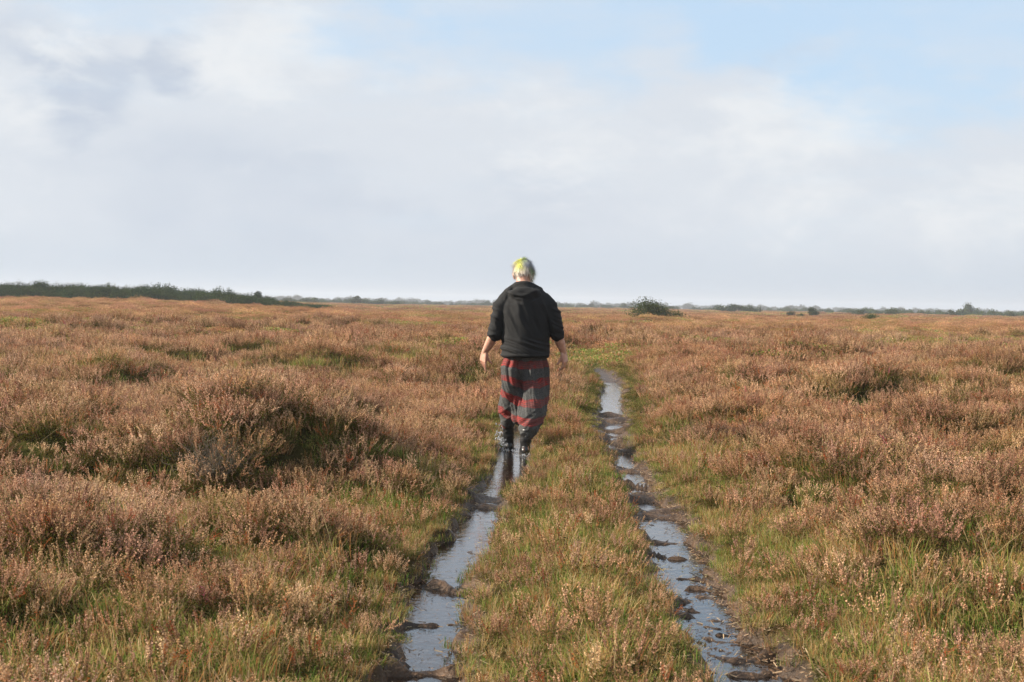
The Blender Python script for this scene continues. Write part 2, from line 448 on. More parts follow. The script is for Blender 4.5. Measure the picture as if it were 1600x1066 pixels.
def patch_proto(seed, R, h, n, size, pal, low):
    """a wide low cushion of small faces, for vegetation far away"""
    rg = np.random.default_rng(seed)
    a = rg.uniform(0, 2 * np.pi, n); q = rg.uniform(0, 1, n) ** .5
    x, y = R * q * np.cos(a), R * q * np.sin(a)
    bump = .55 + .45 * vnoise(x / R * 3 + seed, y / R * 3, seed)
    t = rg.uniform(0, 1, n) ** .6
    z = h * bump * t * (1 - .5 * q * q)
    P = np.stack([x, y, z], 1)
    C = pal[rg.integers(len(pal), size=n)] * rg.uniform(.8, 1.2, (n, 1))
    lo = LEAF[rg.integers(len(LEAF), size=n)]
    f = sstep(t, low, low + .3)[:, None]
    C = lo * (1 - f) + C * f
    Q = rand_quads(P, size, rg, flat=.3, aspect=.6)
    return Q, C
GREENS = np.array([[.15, .25, .045], [.22, .29, .06], [.12, .19, .035], [.30, .31, .08], [.38, .31, .11]])
STRAW = np.array([[.56, .40, .19], [.46, .31, .13], [.50, .26, .11], [.62, .46, .26], [.44, .20, .08]])
def grass_proto(seed, R, h, n, w, green, lean=.5):
    rg = np.random.default_rng(seed); Q = []; C = []
    a = rg.uniform(0, 2 * np.pi, n); q = rg.uniform(0, 1, n) ** .7
    B = np.stack([R * q * np.cos(a), R * q * np.sin(a), np.full(n, -.015)], 1)
    L = h * rg.uniform(.5, 1.15, n)
    aa = a + rg.normal(size=n) * .9; ln = lean * rg.uniform(.1, 1, n)
    dx = np.stack([np.cos(aa), np.sin(aa), np.zeros(n)], 1) * (L * ln)[:, None]
    up = np.stack([np.zeros(n), np.zeros(n), L], 1)
    p1 = B + dx * .2 + up * .45; p2 = B + dx * .55 + up * .8; p3 = B + dx * 1.05 + up * (1 - .25 * ln)[:, None]
    isg = rg.uniform(size=n) < green
    c = np.where(isg[:, None], GREENS[rg.integers(len(GREENS), size=n)], STRAW[rg.integers(len(STRAW), size=n)]) * rg.uniform(.75, 1.2, (n, 1))
    ctip = np.where((rg.uniform(size=n) < .55)[:, None], c * .4 + np.array([.36, .24, .10]) * .6, c)
    s = np.stack([-np.sin(aa), np.cos(aa), np.zeros(n)], 1)
    sa = rg.uniform(-1, 1, n)[:, None]; s = s * np.cos(sa) + dx / np.maximum(np.linalg.norm(dx, axis=1), 1e-6)[:, None] * np.sin(sa)
    for (u, v, w0, w1, cc) in ((B, p1, w, w * .9, c * .8), (p1, p2, w * .9, w * .65, c), (p2, p3, w * .65, w * .15, ctip)):
        Q.append(np.stack([u - s * w0 / 2, u + s * w0 / 2, v + s * w1 / 2, v - s * w1 / 2], 1)); C.append(cc)
    return np.concatenate(Q), np.concatenate(C)
def stalk_proto(seed, n, h):
    """a few tall dry grass stalks with thin seed heads"""
    rg = np.random.default_rng(seed); Q = []; C = []
    for k in range(n):
        b = rg.normal(size=3) * [.04, .04, 0]; lean = rg.normal(size=2) * .28
        L = h * rg.uniform(.7, 1.1); pts = [b]
        for t in np.linspace(.15, 1, 7): pts.append(b + np.array([lean[0] * L * t * t, lean[1] * L * t * t, L * t * (1 - .1 * t)]))
        pts = np.array(pts)
        Q.append(strips(pts[:-1], pts[1:], .0022, rg)); C += [[.42, .32, .17]] * 7
        P = pts[-1] + (pts[-2] - pts[-1]) * rg.uniform(0, 1, 14)[:, None] + rg.normal(size=(14, 3)) * .002
        Q.append(rand_quads(P, .006, rg)); C += [[.40, .27, .15]] * 14
    return np.concatenate(Q), np.array(C)

proto_cols = {}
def proto(colname, name, QC, mat):
    col_ = proto_cols.setdefault(colname, bpy.data.collections.new(colname))
    me = quad_mesh(name, QC[0], QC[1], mat)
    col_.objects.link(bpy.data.objects.new("%s_%02d" % (name, len(col_.objects)), me))
    return len(col_.objects) - 1

def scatter(name, colname, P, rot, scl, vid, label, cat):
    me = bpy.data.meshes.new(name)
    me.vertices.add(len(P)); me.vertices.foreach_set('co', np.asarray(P, np.float32).reshape(-1))
    me.attributes.new('rot', 'FLOAT_VECTOR', 'POINT').data.foreach_set('vector', np.asarray(rot, np.float32).reshape(-1))
    me.attributes.new('scl', 'FLOAT_VECTOR', 'POINT').data.foreach_set('vector', np.asarray(scl, np.float32).reshape(-1))
    me.attributes.new('vid', 'INT', 'POINT').data.foreach_set('value', np.asarray(vid, np.int32))
    o = link(bpy.data.objects.new(name, me))
    ng = bpy.data.node_groups.new(name + "_scatter", 'GeometryNodeTree')
    ng.interface.new_socket('Geometry', in_out='INPUT', socket_type='NodeSocketGeometry')
    ng.interface.new_socket('Geometry', in_out='OUTPUT', socket_type='NodeSocketGeometry')
    N = NT(ng)
    gi = N.n('NodeGroupInput'); go = N.n('NodeGroupOutput')
    ci = N.n('GeometryNodeCollectionInfo', ins={'Collection': proto_cols[colname], 'Separate Children': True, 'Reset Children': True})
    def att(nm, dt):
        nd = N.n('GeometryNodeInputNamedAttribute', data_type=dt); nd.inputs['Name'].default_value = nm
        return [s for s in nd.outputs if s.enabled and s.name == 'Attribute'][0]
    rt = N.n('FunctionNodeEulerToRotation'); ng.links.new(att('rot', 'FLOAT_VECTOR'), rt.inputs[0])
    ip = N.n('GeometryNodeInstanceOnPoints', ins={'Pick Instance': True})
    ng.links.new(gi.outputs[0], ip.inputs['Points']); ng.links.new(ci.outputs[0], ip.inputs['Instance'])
    ng.links.new(att('vid', 'INT'), ip.inputs['Instance Index'])
    ng.links.new(rt.outputs[0], ip.inputs['Rotation']); ng.links.new(att('scl', 'FLOAT_VECTOR'), ip.inputs['Scale'])
    ng.links.new(ip.outputs[0], go.inputs[0])
    md = o.modifiers.new('scatter', 'NODES'); md.node_group = ng
    return tag(o, label, cat, kind='stuff')

# prototypes
HN = [proto('heather_kinds', 'heather_tuft', heather_proto(100 + k, .17, .21, 28, 3, 17, .0064, 46, rust=.05 + .3 * (k == 5)), m_heather) for k in range(12)]
HS = [proto('heather_kinds', 'heather_tuft', heather_proto(150 + k, .09, .17, 8, 2, 17, .0063, 26, rust=.12), m_heather) for k in range(5)]
TONES = np.array([[.78, .74, .66], [.62, .56, .48], [.86, .80, .70], [.50, .50, .36], [.74, .64, .60], [.70, .74, .52]])  # heather tones for far patches, clump shadows painted in as the darker ones
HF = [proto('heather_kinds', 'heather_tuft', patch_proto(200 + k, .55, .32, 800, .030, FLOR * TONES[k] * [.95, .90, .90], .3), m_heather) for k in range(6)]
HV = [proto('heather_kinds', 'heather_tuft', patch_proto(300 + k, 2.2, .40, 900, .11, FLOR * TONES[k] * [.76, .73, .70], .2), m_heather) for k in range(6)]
GN = [proto('grass_kinds', 'grass_tuft', grass_proto(400 + k, .09, [.10, .13, .075, .11][k % 4], 60, .0031, [.6, .35, .75, .15][k % 4], 1.0), m_grass) for k in range(8)]
GS = [proto('grass_kinds', 'grass_tuft', grass_proto(450 + k, .10, .07, 60, .0045, .8, .9), m_grass) for k in range(3)]
GT = [proto('grass_kinds', 'grass_tuft', stalk_proto(470 + k, 3, .42), m_grass) for k in range(3)]
PG = np.concatenate([GREENS, STRAW * .9])
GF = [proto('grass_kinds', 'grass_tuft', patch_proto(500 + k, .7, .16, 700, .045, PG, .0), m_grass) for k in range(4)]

def heather_amount(x, y, d, b, a):
    """0..1 how much heather grows here, else grass"""
    n = fbm(x / .7, y / .7, 61, 3) * .5 + fbm(x / 5, y / 5, 67, 2) * .5
    r = np.hypot(x, y)
    m = sstep(n, .34, .52)
    m = m * (.25 + .75 * sstep(d, .10, .7))
    green = np.exp(-((b - .45) / .45) ** 2) * (b < a) * (x > 0) * (1 - sstep(y, 14, 22))      # green verge right of the right rut
    m = m * (1 - .85 * green)
    mid = (d < .6) & (a < 1.0) & (b < 1.0)
    m = np.where(mid, m * .95, m)
    for mx, my, mh, wx, wy in MOUNDS:
        q = ((x - mx) / (wx * 1.1)) ** 2 + ((y - my) / (wy * 1.1)) ** 2
        m = np.maximum(m, np.exp(-q ** 2) * 1.0 * sstep(d, .1, .5))
    return np.maximum(m, .35 * sstep(r, 60, 140)) 

def field(n_per_m2, y0, y1, side=.44, pad=1.8, seed=0):
    rg = np.random.default_rng(seed)
    area = (side * (y1 ** 2 - y0 ** 2) + 2 * pad * (y1 - y0)); n = int(area * n_per_m2)
    out_x = []; out_y = []
    while sum(map(len, out_x)) < n:
        yy = rg.uniform(y0, y1, n); xx = rg.uniform(-1, 1, n) * (side * y1 + pad)
        k = np.abs(xx) < side * yy + pad
        out_x.append(xx[k]); out_y.append(yy[k])
    return np.concatenate(out_x)[:n], np.concatenate(out_y)[:n], rg

HP = []; GP = []
def put(store, x, y, z, rg, kinds, smin, smax, tilt=.15, zs=1.0):
    n = len(x)
    if n == 0: return
    rot = np.stack([rg.normal(size=n) * tilt, rg.normal(size=n) * tilt, rg.uniform(0, 2 * np.pi, n)], 1)
    s = rg.uniform(smin, smax, n)
    scl = np.stack([s, s, s * zs * rg.uniform(.85, 1.15, n)], 1)
    vid = np.array(kinds)[rg.integers(len(kinds), size=n)]
    store.append((np.stack([x, y, z], 1), rot, scl, vid))

def grow(dens, y0, y1, seed, hk, gk, hs, gs, gdens=1.0, side=.44, zo=0.0, margin=.05, tilt=.15):
    x, y, rg = field(dens, y0, y1, seed=seed, side=side)
    z, d, a, b, cor = terrain(x, y, True)
    m = heather_amount(x, y, d, b, a)
    keep = (d > margin) & (z > .012)
    if hs[2:]:
        k2 = (d > .02) & (z > .012) & (rg.uniform(size=len(x)) < .60 * (1 - m)) & ~((d < .2) & (y > 15))
        put(HP, x[k2], y[k2], z[k2] - .01, rg, HS, .6, 1.15)
        HP[-1][2][:] *= (.6 + .4 * sstep(d[k2], .0, .4))[:, None]
    # ragged spacing
    far_rut = (d < .15 + .3 * rg.uniform(size=len(x))) & (y > 15) & (y < 30)
    k = keep & (rg.uniform(size=len(x)) < m * .95) & ~far_rut
    sizef = .62 + .38 * sstep(d, .1, .8)
    put(HP, x[k], y[k], z[k] - .02 + zo, rg, hk, hs[0], hs[1], tilt)
    HP[-1][2][:] *= sizef[k][:, None]
    x, y, rg = field(dens * gdens, y0, y1, seed=seed + 1, side=side)
    z, d, a, b, cor = terrain(x, y, True)
    m = heather_amount(x, y, d, b, a)
    keep = (d > margin - .055) & (z > .006)
    k = keep & (rg.uniform(size=len(x)) < 1.0 - .72 * m)
    put(GP, x[k], y[k], z[k] + zo, rg, gk, gs[0], gs[1], tilt)
    GP[-1][2][:] *= (.55 + .45 * sstep(d[k], .03, .4))[:, None] * np.where((d[k] < .3) & (y[k] > 15) & (y[k] < 32), .62, 1)[:, None]
grow(64, 3.2, 9, 1000, HN, GN + GS, (.45, 1.1, 1), (.6, 1.15), 2.6)
grow(46, 9, 18, 1010, HN, GN + GS, (.5, 1.25, 1), (.7, 1.25), 2.3)
grow(24, 18, 34, 1020, HN, GN, (.8, 1.5, 1), (1.1, 1.8), 1.6)
grow(11, 30, 75, 1030, HF, GF, (.4, 1.0), (.6, 1.1), .7, tilt=.08)
grow(5, 30, 60, 1035, HN, GN, (1.2, 2.2), (1.4, 2.4), 1)
grow(2.2, 70, 170, 1040, HF, GF, (.7, 1.6), (.9, 1.7), .25, tilt=.04)
grow(.11, 150, 620, 1050, HV, GF, (.5, 1.2), (1.5, 3), .35, tilt=.012)
# low leafy mat of moss, bilberry and young heather under everything
MATP = np.array([[.10, .11, .03], [.15, .15, .04], [.07, .075, .022], [.18, .12, .05], [.26, .22, .07], [.12, .08, .04]])
GM = [proto('grass_kinds', 'grass_tuft', patch_proto(700 + k, .15, .065, 420, .0095, MATP, -1), m_grass) for k in range(5)]
for dn, ya, yb, sd, s0, s1 in ((48, 3.2, 9, 1070, .6, 1.1), (34, 9, 18, 1071, .7, 1.3), (14, 18, 36, 1072, 1.1, 1.9)):
    x, y, rg = field(dn, ya, yb, seed=sd)
    z, d, a, b, cor = terrain(x, y, True); k = (d > .03) & (z > .01)
    put(GP, x[k], y[k], z[k] - .012, rg, GM, s0, s1, .1)
    GP[-1][2][:] *= (.5 + .5 * sstep(d[k], .03, .3))[:, None]
# tall dry stalks
x, y, rg = field(1.6, 4, 26, seed=1060)
z, d, a, b, cor = terrain(x, y, True); k = d > .15
put(GP, x[k], y[k], z[k], rg, GT, .6, 1.15, .1)
cat_ = lambda S, k: np.concatenate([s[k] for s in S])
scatter("heather", 'heather_kinds', cat_(HP, 0), cat_(HP, 1), cat_(HP, 2), cat_(HP, 3), "faded brown pink heather covering the open heath", "heather")
scatter("grass", 'grass_kinds', cat_(GP, 0), cat_(GP, 1), cat_(GP, 2), cat_(GP, 3), "green and straw coloured grass growing among the heather", "grass")
print("heather", sum(len(s[0]) for s in HP), "grass", sum(len(s[0]) for s in GP))
# ------------------------------------------------------------------ person walking away in the left rut
def ring_tube(bm, pts, seg=20, cap=True):
    """closed tube through (x, y, z, rx, ry) rings; rx across, ry along world y for upright tubes"""
    P = [Vector(p[:3]) for p in pts]; rings = []
    n = len(P)
    frames = []
    for k in range(n):
        t = (P[min(k + 1, n - 1)] - P[max(k - 1, 0)]).normalized()
        ref = Vector((0, 1, 0)) if abs(t.y) < .8 else Vector((0, 0, 1))
        u = ref.cross(t).normalized(); v = t.cross(u).normalized()
        frames.append((t, u, v))
    def ring(c, u, v, rx, ry):
        return [bm.verts.new(c + u * (rx * math.cos(2 * math.pi * a / seg)) + v * (ry * math.sin(2 * math.pi * a / seg))) for a in range(seg)]
    rows = []
    if cap:
        t, u, v = frames[0]; r = min(pts[0][3], pts[0][4])
        for q in (80, 55, 28): rows.append(ring(P[0] - t * r * math.sin(math.radians(q)), u, v, pts[0][3] * math.cos(math.radians(q)), pts[0][4] * math.cos(math.radians(q))))
    for k in range(n):
        t, u, v = frames[k]; rows.append(ring(P[k], u, v, pts[k][3], pts[k][4]))
    if cap:
        t, u, v = frames[-1]; r = min(pts[-1][3], pts[-1][4])
        for q in (28, 55, 80): rows.append(ring(P[-1] + t * r * math.sin(math.radians(q)), u, v, pts[-1][3] * math.cos(math.radians(q)), pts[-1][4] * math.cos(math.radians(q))))
    for a, b in zip(rows[:-1], rows[1:]):
        for k in range(seg): bm.faces.new((a[k], a[(k + 1) % seg], b[(k + 1) % seg], b[k]))
    bm.faces.new(rows[0][::-1]); bm.faces.new(rows[-1])
def tube(bm, pts, r=None, **kw):
    if r is not None: pts = [(*p, q, q) for p, q in zip(pts, r)]
    ring_tube(bm, pts, **kw)
def ball(bm, c, r, rot=None, seg=24):
    M = Matrix.Translation(c) @ (rot.to_matrix().to_4x4() if rot else Matrix()) @ Matrix.Diagonal((*r, 1))
    bmesh.ops.create_uvsphere(bm, u_segments=seg, v_segments=seg // 2, radius=1, matrix=M)
def fuse(name, bm, voxel, smooth=4, factor=.5):
    """join the overlapping shapes of a bmesh into one continuous skin"""
    bmesh.ops.recalc_face_normals(bm, faces=bm.faces)
    me = bpy.data.meshes.new(name); bm.to_mesh(me); bm.free()
    o = bpy.data.objects.new(name, me); scene.collection.objects.link(o)
    md = o.modifiers.new('r', 'REMESH'); md.mode = 'VOXEL'; md.voxel_size = voxel
    if smooth:
        sm = o.modifiers.new('s', 'SMOOTH'); sm.iterations = smooth; sm.factor = factor
    dg = bpy.context.evaluated_depsgraph_get()
    out = bpy.data.meshes.new_from_object(o.evaluated_get(dg)); out.name = name
    bpy.data.objects.remove(o); bpy.data.meshes.remove(me)
    out.polygons.foreach_set('use_smooth', np.ones(len(out.polygons), dtype=bool))
    return out
def displace(me, fn):
    n = len(me.vertices); co = np.empty(n * 3, np.float32); me.vertices.foreach_get('co', co); co = co.reshape(-1, 3)
    no = np.empty(n * 3, np.float32); me.vertices.foreach_get('normal', no); no = no.reshape(-1, 3)
    d = fn(co.astype(float), no)
    me.vertices.foreach_set('co', (co + no * d[:, None]).astype(np.float32).reshape(-1)); me.update()
def ridged(x, y, seed):
    return 1 - np.abs(fbm(x, y, seed, 3) - .5) * 4

def cloth_mat(name, base, rough=.9, weave=900.0, bump=.25, sheen=.0):
    m, G = new_mat(name)
    oc = G.n('ShaderNodeTexCoord').outputs['Object']
    n1 = G.noise(oc, 9, 4); n2 = G.noise(oc, weave * .3, 2)
    col = base(G, oc, n1) if callable(base) else G.mix(n1, tuple(c * .8 for c in base), tuple(c * 1.25 for c in base))
    b = G.n('ShaderNodeBump', ins={'Strength': bump, 'Distance': .003, 'Height': n2})
    p = G.n('ShaderNodeBsdfPrincipled', ins={'Base Color': col, 'Roughness': rough, 'Normal': b.outputs[0], 'Sheen Weight': sheen})
    G.n('ShaderNodeOutputMaterial', ins={'Surface': p.outputs[0]})
    return m
m_skin, G = new_mat("skin")
oc = G.n('ShaderNodeTexCoord').outputs['Object']
c = G.mix(G.ramp(G.noise(oc, 22, 3), .35, .65), (0.54, 0.32, 0.23), (0.42, 0.21, 0.15))
p = G.n('ShaderNodeBsdfPrincipled', ins={'Base Color': c, 'Roughness': .5, 'Subsurface Weight': .15, 'Subsurface Radius': (.02, .008, .004), 'Subsurface Scale': .4})
G.n('ShaderNodeOutputMaterial', ins={'Surface': p.outputs[0]})
m_hood = cloth_mat("black_jersey", (0.0065, 0.0065, 0.0070))
def trouser_col(G, oc, n1):
    s = G.n('ShaderNodeSeparateXYZ', ins={0: oc})
    warp = G.math('ADD', G.math('MULTIPLY', G.math('SUBTRACT', G.noise(oc, 6, 2), .5), .085), G.math('MULTIPLY', G.math('SUBTRACT', G.noise(oc, 17, 2), .5), .03))
    xc = G.math('SUBTRACT', s.outputs[0], .012)
    sl_ = G.math('ADD', .18, G.math('MULTIPLY', G.ramp(s.outputs[2], .74, .52), .28))
    left = G.math('MULTIPLY', G.math('MINIMUM', xc, 0.0), sl_)
    right = G.math('MULTIPLY', G.math('MAXIMUM', xc, 0.0), -.14)
    z = G.math('ADD', G.math('ADD', s.outputs[2], G.math('ADD', left, right)), warp)
    ph = G.math('FRACT', G.math('DIVIDE', G.math('ADD', z, .002), .158))
    red = G.math('MULTIPLY', G.math('GREATER_THAN', ph, .48), G.math('LESS_THAN', ph, .93))
    thin = G.math('FRACT', G.math('MULTIPLY', ph, 10.0))
    line = G.ramp(G.math('ABSOLUTE', G.math('SUBTRACT', thin, .5)), .2, .42)
    tex = G.noise(oc, 160, 2)
    hc = G.math('GREATER_THAN', G.math('FRACT', G.math('MULTIPLY', G.math('ADD', s.outputs[0], s.outputs[1]), 45)), .5)
    wear = G.ramp(G.math('SUBTRACT', G.noise(oc, 11, 3), G.math('MULTIPLY', s.outputs[0], .35)), .42, .60)  # red broken up at random, and muted to the right as painted shade
    red = G.math('MULTIPLY', red, G.math('ADD', .50, G.math('MULTIPLY', wear, .50)))
    rc = G.mix(G.math('MULTIPLY', line, .75), (0.25, 0.022, 0.017), (0.04, 0.009, 0.009))
    rc = G.mix(G.math('MULTIPLY', hc, .25), rc, (0.10, .02, .02))
    gc = G.mix(G.ramp(tex, .35, .65), (0.028, 0.028, 0.027), (0.075, 0.075, 0.072))
    gc = G.mix(G.math('MULTIPLY', line, .3), gc, (0.06, .06, .06))
    return G.mix(red, gc, rc)
m_trou = cloth_mat("woven_striped_cotton", trouser_col)
m_boot, G = new_mat("wet_black_rubber")
oc = G.n('ShaderNodeTexCoord').outputs['Object']
p = G.n('ShaderNodeBsdfPrincipled', ins={'Base Color': (0.012, 0.012, 0.013, 1), 'Roughness': G.ramp(G.noise(oc, 30, 3), .3, .7, .28, .55)})
G.n('ShaderNodeOutputMaterial', ins={'Surface': p.outputs[0]})
m_sole, G = new_mat("boot_sole_rubber")
p = G.n('ShaderNodeBsdfPrincipled', ins={'Base Color': (0.03, 0.025, 0.02, 1), 'Roughness': .6})
G.n('ShaderNodeOutputMaterial', ins={'Surface': p.outputs[0]})
m_hair, G = new_mat("dyed_hair")
col = G.n('ShaderNodeAttribute', attribute_name='Col').outputs['Color']
p = G.n('ShaderNodeBsdfPrincipled', ins={'Base Color': col, 'Roughness': .5, 'Sheen Weight': .2})
G.n('ShaderNodeOutputMaterial', ins={'Surface': p.outputs[0]})
m_eye, G = new_mat("eye_white")
p = G.n('ShaderNodeBsdfPrincipled', ins={'Base Color': (0.75, .73, .7, 1), 'Roughness': .2})
G.n('ShaderNodeOutputMaterial', ins={'Surface': p.outputs[0]})

TY = .20                                          # torso stands between the two feet
FACE_DOWN = Euler((math.radians(-30), 0, math.radians(-4)))
HEAD = Vector((-.012, TY + .085, 1.508))
def hp(x, y, z):                                  # head space: x right, y to the face, z up
    return HEAD + FACE_DOWN.to_matrix() @ Vector((x, y, z))
def finger(bm, base, d0, bend_axis, lens, rads, bends):
    p = Vector(base); d = Vector(d0).normalized(); pts = [tuple(p - d * .018)] + [tuple(p)]; rr = [rads[0]] * 2
    for L, r, b in zip(lens, rads[1:], bends):
        d = Matrix.Rotation(b, 3, Vector(bend_axis)) @ d
        p = p + d * L; pts.append(tuple(p)); rr.append(r)
    tube(bm, pts, rr, seg=10)
def hand(bm, wrist, d, back, side, curl, spread=1.0, point=False):
    """wrist point, direction of the hand, normal of its back, side (+1 thumb along back x d)"""
    d = Vector(d).normalized(); back = Vector(back); back = (back - back.dot(d) * d).normalized()
    s = back.cross(d).normalized() * side         # towards the thumb side
    w = Vector(wrist)
    # palm: a flat box-like lozenge made of four metacarpal tubes
    for k in range(4):
        o = s * (.030 - .020 * k)
        tube(bm, [tuple(w + o * .55), tuple(w + d * .04 + o * .9), tuple(w + d * .085 + o)], [.015, .015, .0125], seg=10)
    L = [(.040, .025, .018), (.044, .028, .019), (.041, .026, .018), (.032, .019, .016)]
    for k in range(4):
        o = s * (.030 - .020 * k); c = curl[k]
        dd = (d + s * (.12 - .09 * k) * spread).normalized()
        finger(bm, w + d * (.086 - (.004 if k in (0, 3) else 0)) + o, dd, tuple(dd.cross(back).normalized()), L[k], (.0088, .0085, .0078, .0066), [-c * .8, -c * 1.1, -c * .7])
    # thumb from the side of the palm near its base
    td = (d * .95 + s * .42 - back * .35).normalized()
    finger(bm, w + d * .028 + s * .026 - back * .004, td, tuple(td.cross(back).normalized()), (.036, .028, .021), (.0125, .0105, .0095, .0078), [-.05, -.25, -.3])

bm = bmesh.new()
# trunk, neck
tube(bm, [(.015, TY - .0, .84), (.015, TY, .95), (.01, TY + .01, 1.12), (.0, TY, 1.27), (-.002, TY + .01, 1.36), (-.006, TY + .03, 1.40), (-.01, TY + .055, 1.45), (-.012, TY + .07, 1.50)],
     [.085, .11, .12, .12, .095, .066, .062, .058])
for sx in (-1, 1): tube(bm, [(0, TY, 1.31), (.15 * sx, TY, 1.285)], [.06, .040])
# legs down to the ankles (left foot forward)
tube(bm, [(-.07, TY, .85), (-.10, TY + .12, .50), (-.117, TY + .15, .28), (-.108, TY + .20, .08)], [.055, .046, .036, .024])
tube(bm, [(.10, TY, .85), (.09, TY - .02, .47), (.050, TY - .13, .24), (.03, .06, .08)], [.055, .046, .036, .024])
# arms: upper arm, elbow, forearm, wrist
tube(bm, [(-.155, TY, 1.28), (-.225, TY - .02, 1.10), (-.250, TY - .01, 1.00), (-.285, TY + .05, .925), (-.322, TY + .08, .860)], [.040, .040, .043, .040, .027])
tube(bm, [(.168, TY, 1.28), (.256, TY - .02, 1.09), (.282, TY + .0, 1.00), (.312, TY + .03, .935), (.336, TY + .05, .868)], [.040, .040, .043, .040, .027])
hand(bm, (-.324, TY + .082, .855), (-.16, .18, -1), (-.75, -.65, 0), 1, (.10, .30, .42, .5), 1.0)
hand(bm, (.337, TY + .052, .862), (.22, .12, -1), (.82, -.55, 0), -1, (.45, .5, .55, .6), .6)
# head
ball(bm, hp(0, -.012, .035), (.074, .092, .084), FACE_DOWN)
ball(bm, hp(0, .030, -.030), (.058, .062, .072), FACE_DOWN)
ball(bm, hp(0, .052, -.088), (.034, .030, .026), FACE_DOWN)                        # chin
tube(bm, [tuple(hp(0, .088, .012)), tuple(hp(0, .104, -.012)), tuple(hp(0, .112, -.030))], [.009, .011, .013], seg=12)   # nose
for sx in (-1, 1):
    ball(bm, hp(.012 * sx, .100, -.034), (.009, .009, .008), FACE_DOWN, 12)          # nostril wings
    tube(bm, [tuple(hp(.010 * sx, .090, .030)), tuple(hp(.038 * sx, .082, .032))], [.009, .008], seg=12)  # brow
    ball(bm, hp(.034 * sx, .072, -.018), (.022, .016, .018), FACE_DOWN, 12)          # cheek
    # ear: rim and lobe
    tube(bm, [tuple(hp(.074 * sx, .004, -.038)), tuple(hp(.083 * sx, -.010, -.015)), tuple(hp(.087 * sx, -.014, .008)), tuple(hp(.081 * sx, .000, .020)), tuple(hp(.076 * sx, .010, .008))], [.007, .008, .008, .007, .006], seg=10)
    ball(bm, hp(.078 * sx, -.002, -.010), (.006, .014, .022), FACE_DOWN, 12)
for dz, r in ((-.055, .0075), (-.064, .0085)):                                       # lips
    tube(bm, [tuple(hp(-.022, .080, dz)), tuple(hp(0, .092, dz + .001)), tuple(hp(.022, .080, dz))], [r * .6, r, r * .6], seg=10)
body_me = fuse('person', bm, .0042, 3)
body_me.materials.append(m_skin)
foot = ground_at(815, 712, 0.0)
person = link(bpy.data.objects.new('person', body_me))
person.location = (foot.x, foot.y, -.004)
tag(person, "person in black hooded top and red striped baggy trousers walking away through the wet rut", "person")
for sx in (-1, 1):
    bm = bmesh.new(); ball(bm, hp(.026 * sx, .079, .012), (.0115, .0115, .0115), None, 16)
    me = bpy.data.meshes.new('eye'); bm.to_mesh(me); bm.free(); me.materials.append(m_eye); link(bpy.data.objects.new('eye', me), person)

# hooded top
bm = bmesh.new()
T = [(.018, TY + .00, .815, .198, .155), (.018, TY, .86, .204, .160), (.017, TY, .95, .203, .155), (.016, TY, 1.06, .208, .150), (.014, TY - .005, 1.17, .214, .142),
     (.012, TY - .005, 1.25, .212, .132), (.010, TY, 1.31, .185, .112), (.004, TY + .01, 1.350, .150, .095), (0, TY + .02, 1.385, .110, .085), (-.004, TY + .035, 1.415, .078, .070)]
ring_tube(bm, T, seg=32, cap=False)
def ycuff(pts, r): tube(bm, pts, r, seg=20, cap=True)
ycuff([(-.150, TY, 1.300), (-.188, TY - .01, 1.24), (-.218, TY - .02, 1.14), (-.232, TY - .02, 1.05), (-.240, TY - .01, .998)], [.066, .068, .064, .061, .057])
ycuff([(.165, TY, 1.300), (.210, TY - .01, 1.24), (.246, TY - .02, 1.14), (.268, TY - .015, 1.06), (.282, TY - .0, 1.010)], [.066, .069, .064, .060, .055])
# hood lying on the shoulders: a thick crescent with a pouch hanging behind
cres = []; rc = []
for k in range(13):
    t = k / 12; a = math.pi * (1 - t)
    x = .135 * math.cos(a); y = TY - .015 - .085 * math.sin(a); z = 1.352 - .010 * math.sin(a) + .012 * math.cos(2 * a)
    cres.append((x + .002, y, z)); rc.append(.022 + .012 * math.sin(a))
tube(bm, cres, rc, seg=16)
neckr = []
for k in range(13):
    a = math.pi * (k / 12) * 1.3 - .47
    neckr.append((-.006 + .080 * math.cos(a), TY + .034 - .066 * math.sin(a), 1.414 + .016 * math.sin(a)))
tube(bm, neckr, [.017 + .008 * math.sin(math.pi * k / 12) for k in range(13)], seg=14)
for sx in (-1, 1):       # edges of the hood opening, meeting low on the back
    tube(bm, [(.085 * sx, TY - .02, 1.408), (.062 * sx, TY - .070, 1.385), (.012 * sx, TY - .112, 1.338)], [.014, .016, .013], seg=12)
    tube(bm, [(.060 * sx - .004, TY + .02, 1.418), (.115 * sx, TY + .0, 1.380), (.170 * sx, TY - .01, 1.330)], [.030, .034, .030], seg=12)
ball(bm, (.0, TY - .088, 1.345), (.125, .040, .060)); ball(bm, (.005, TY - .100, 1.312), (.085, .034, .060)); ball(bm, (.01, TY - .116, 1.285), (.050, .022, .045))
hood_me = fuse('hooded_top', bm, .006, 5)
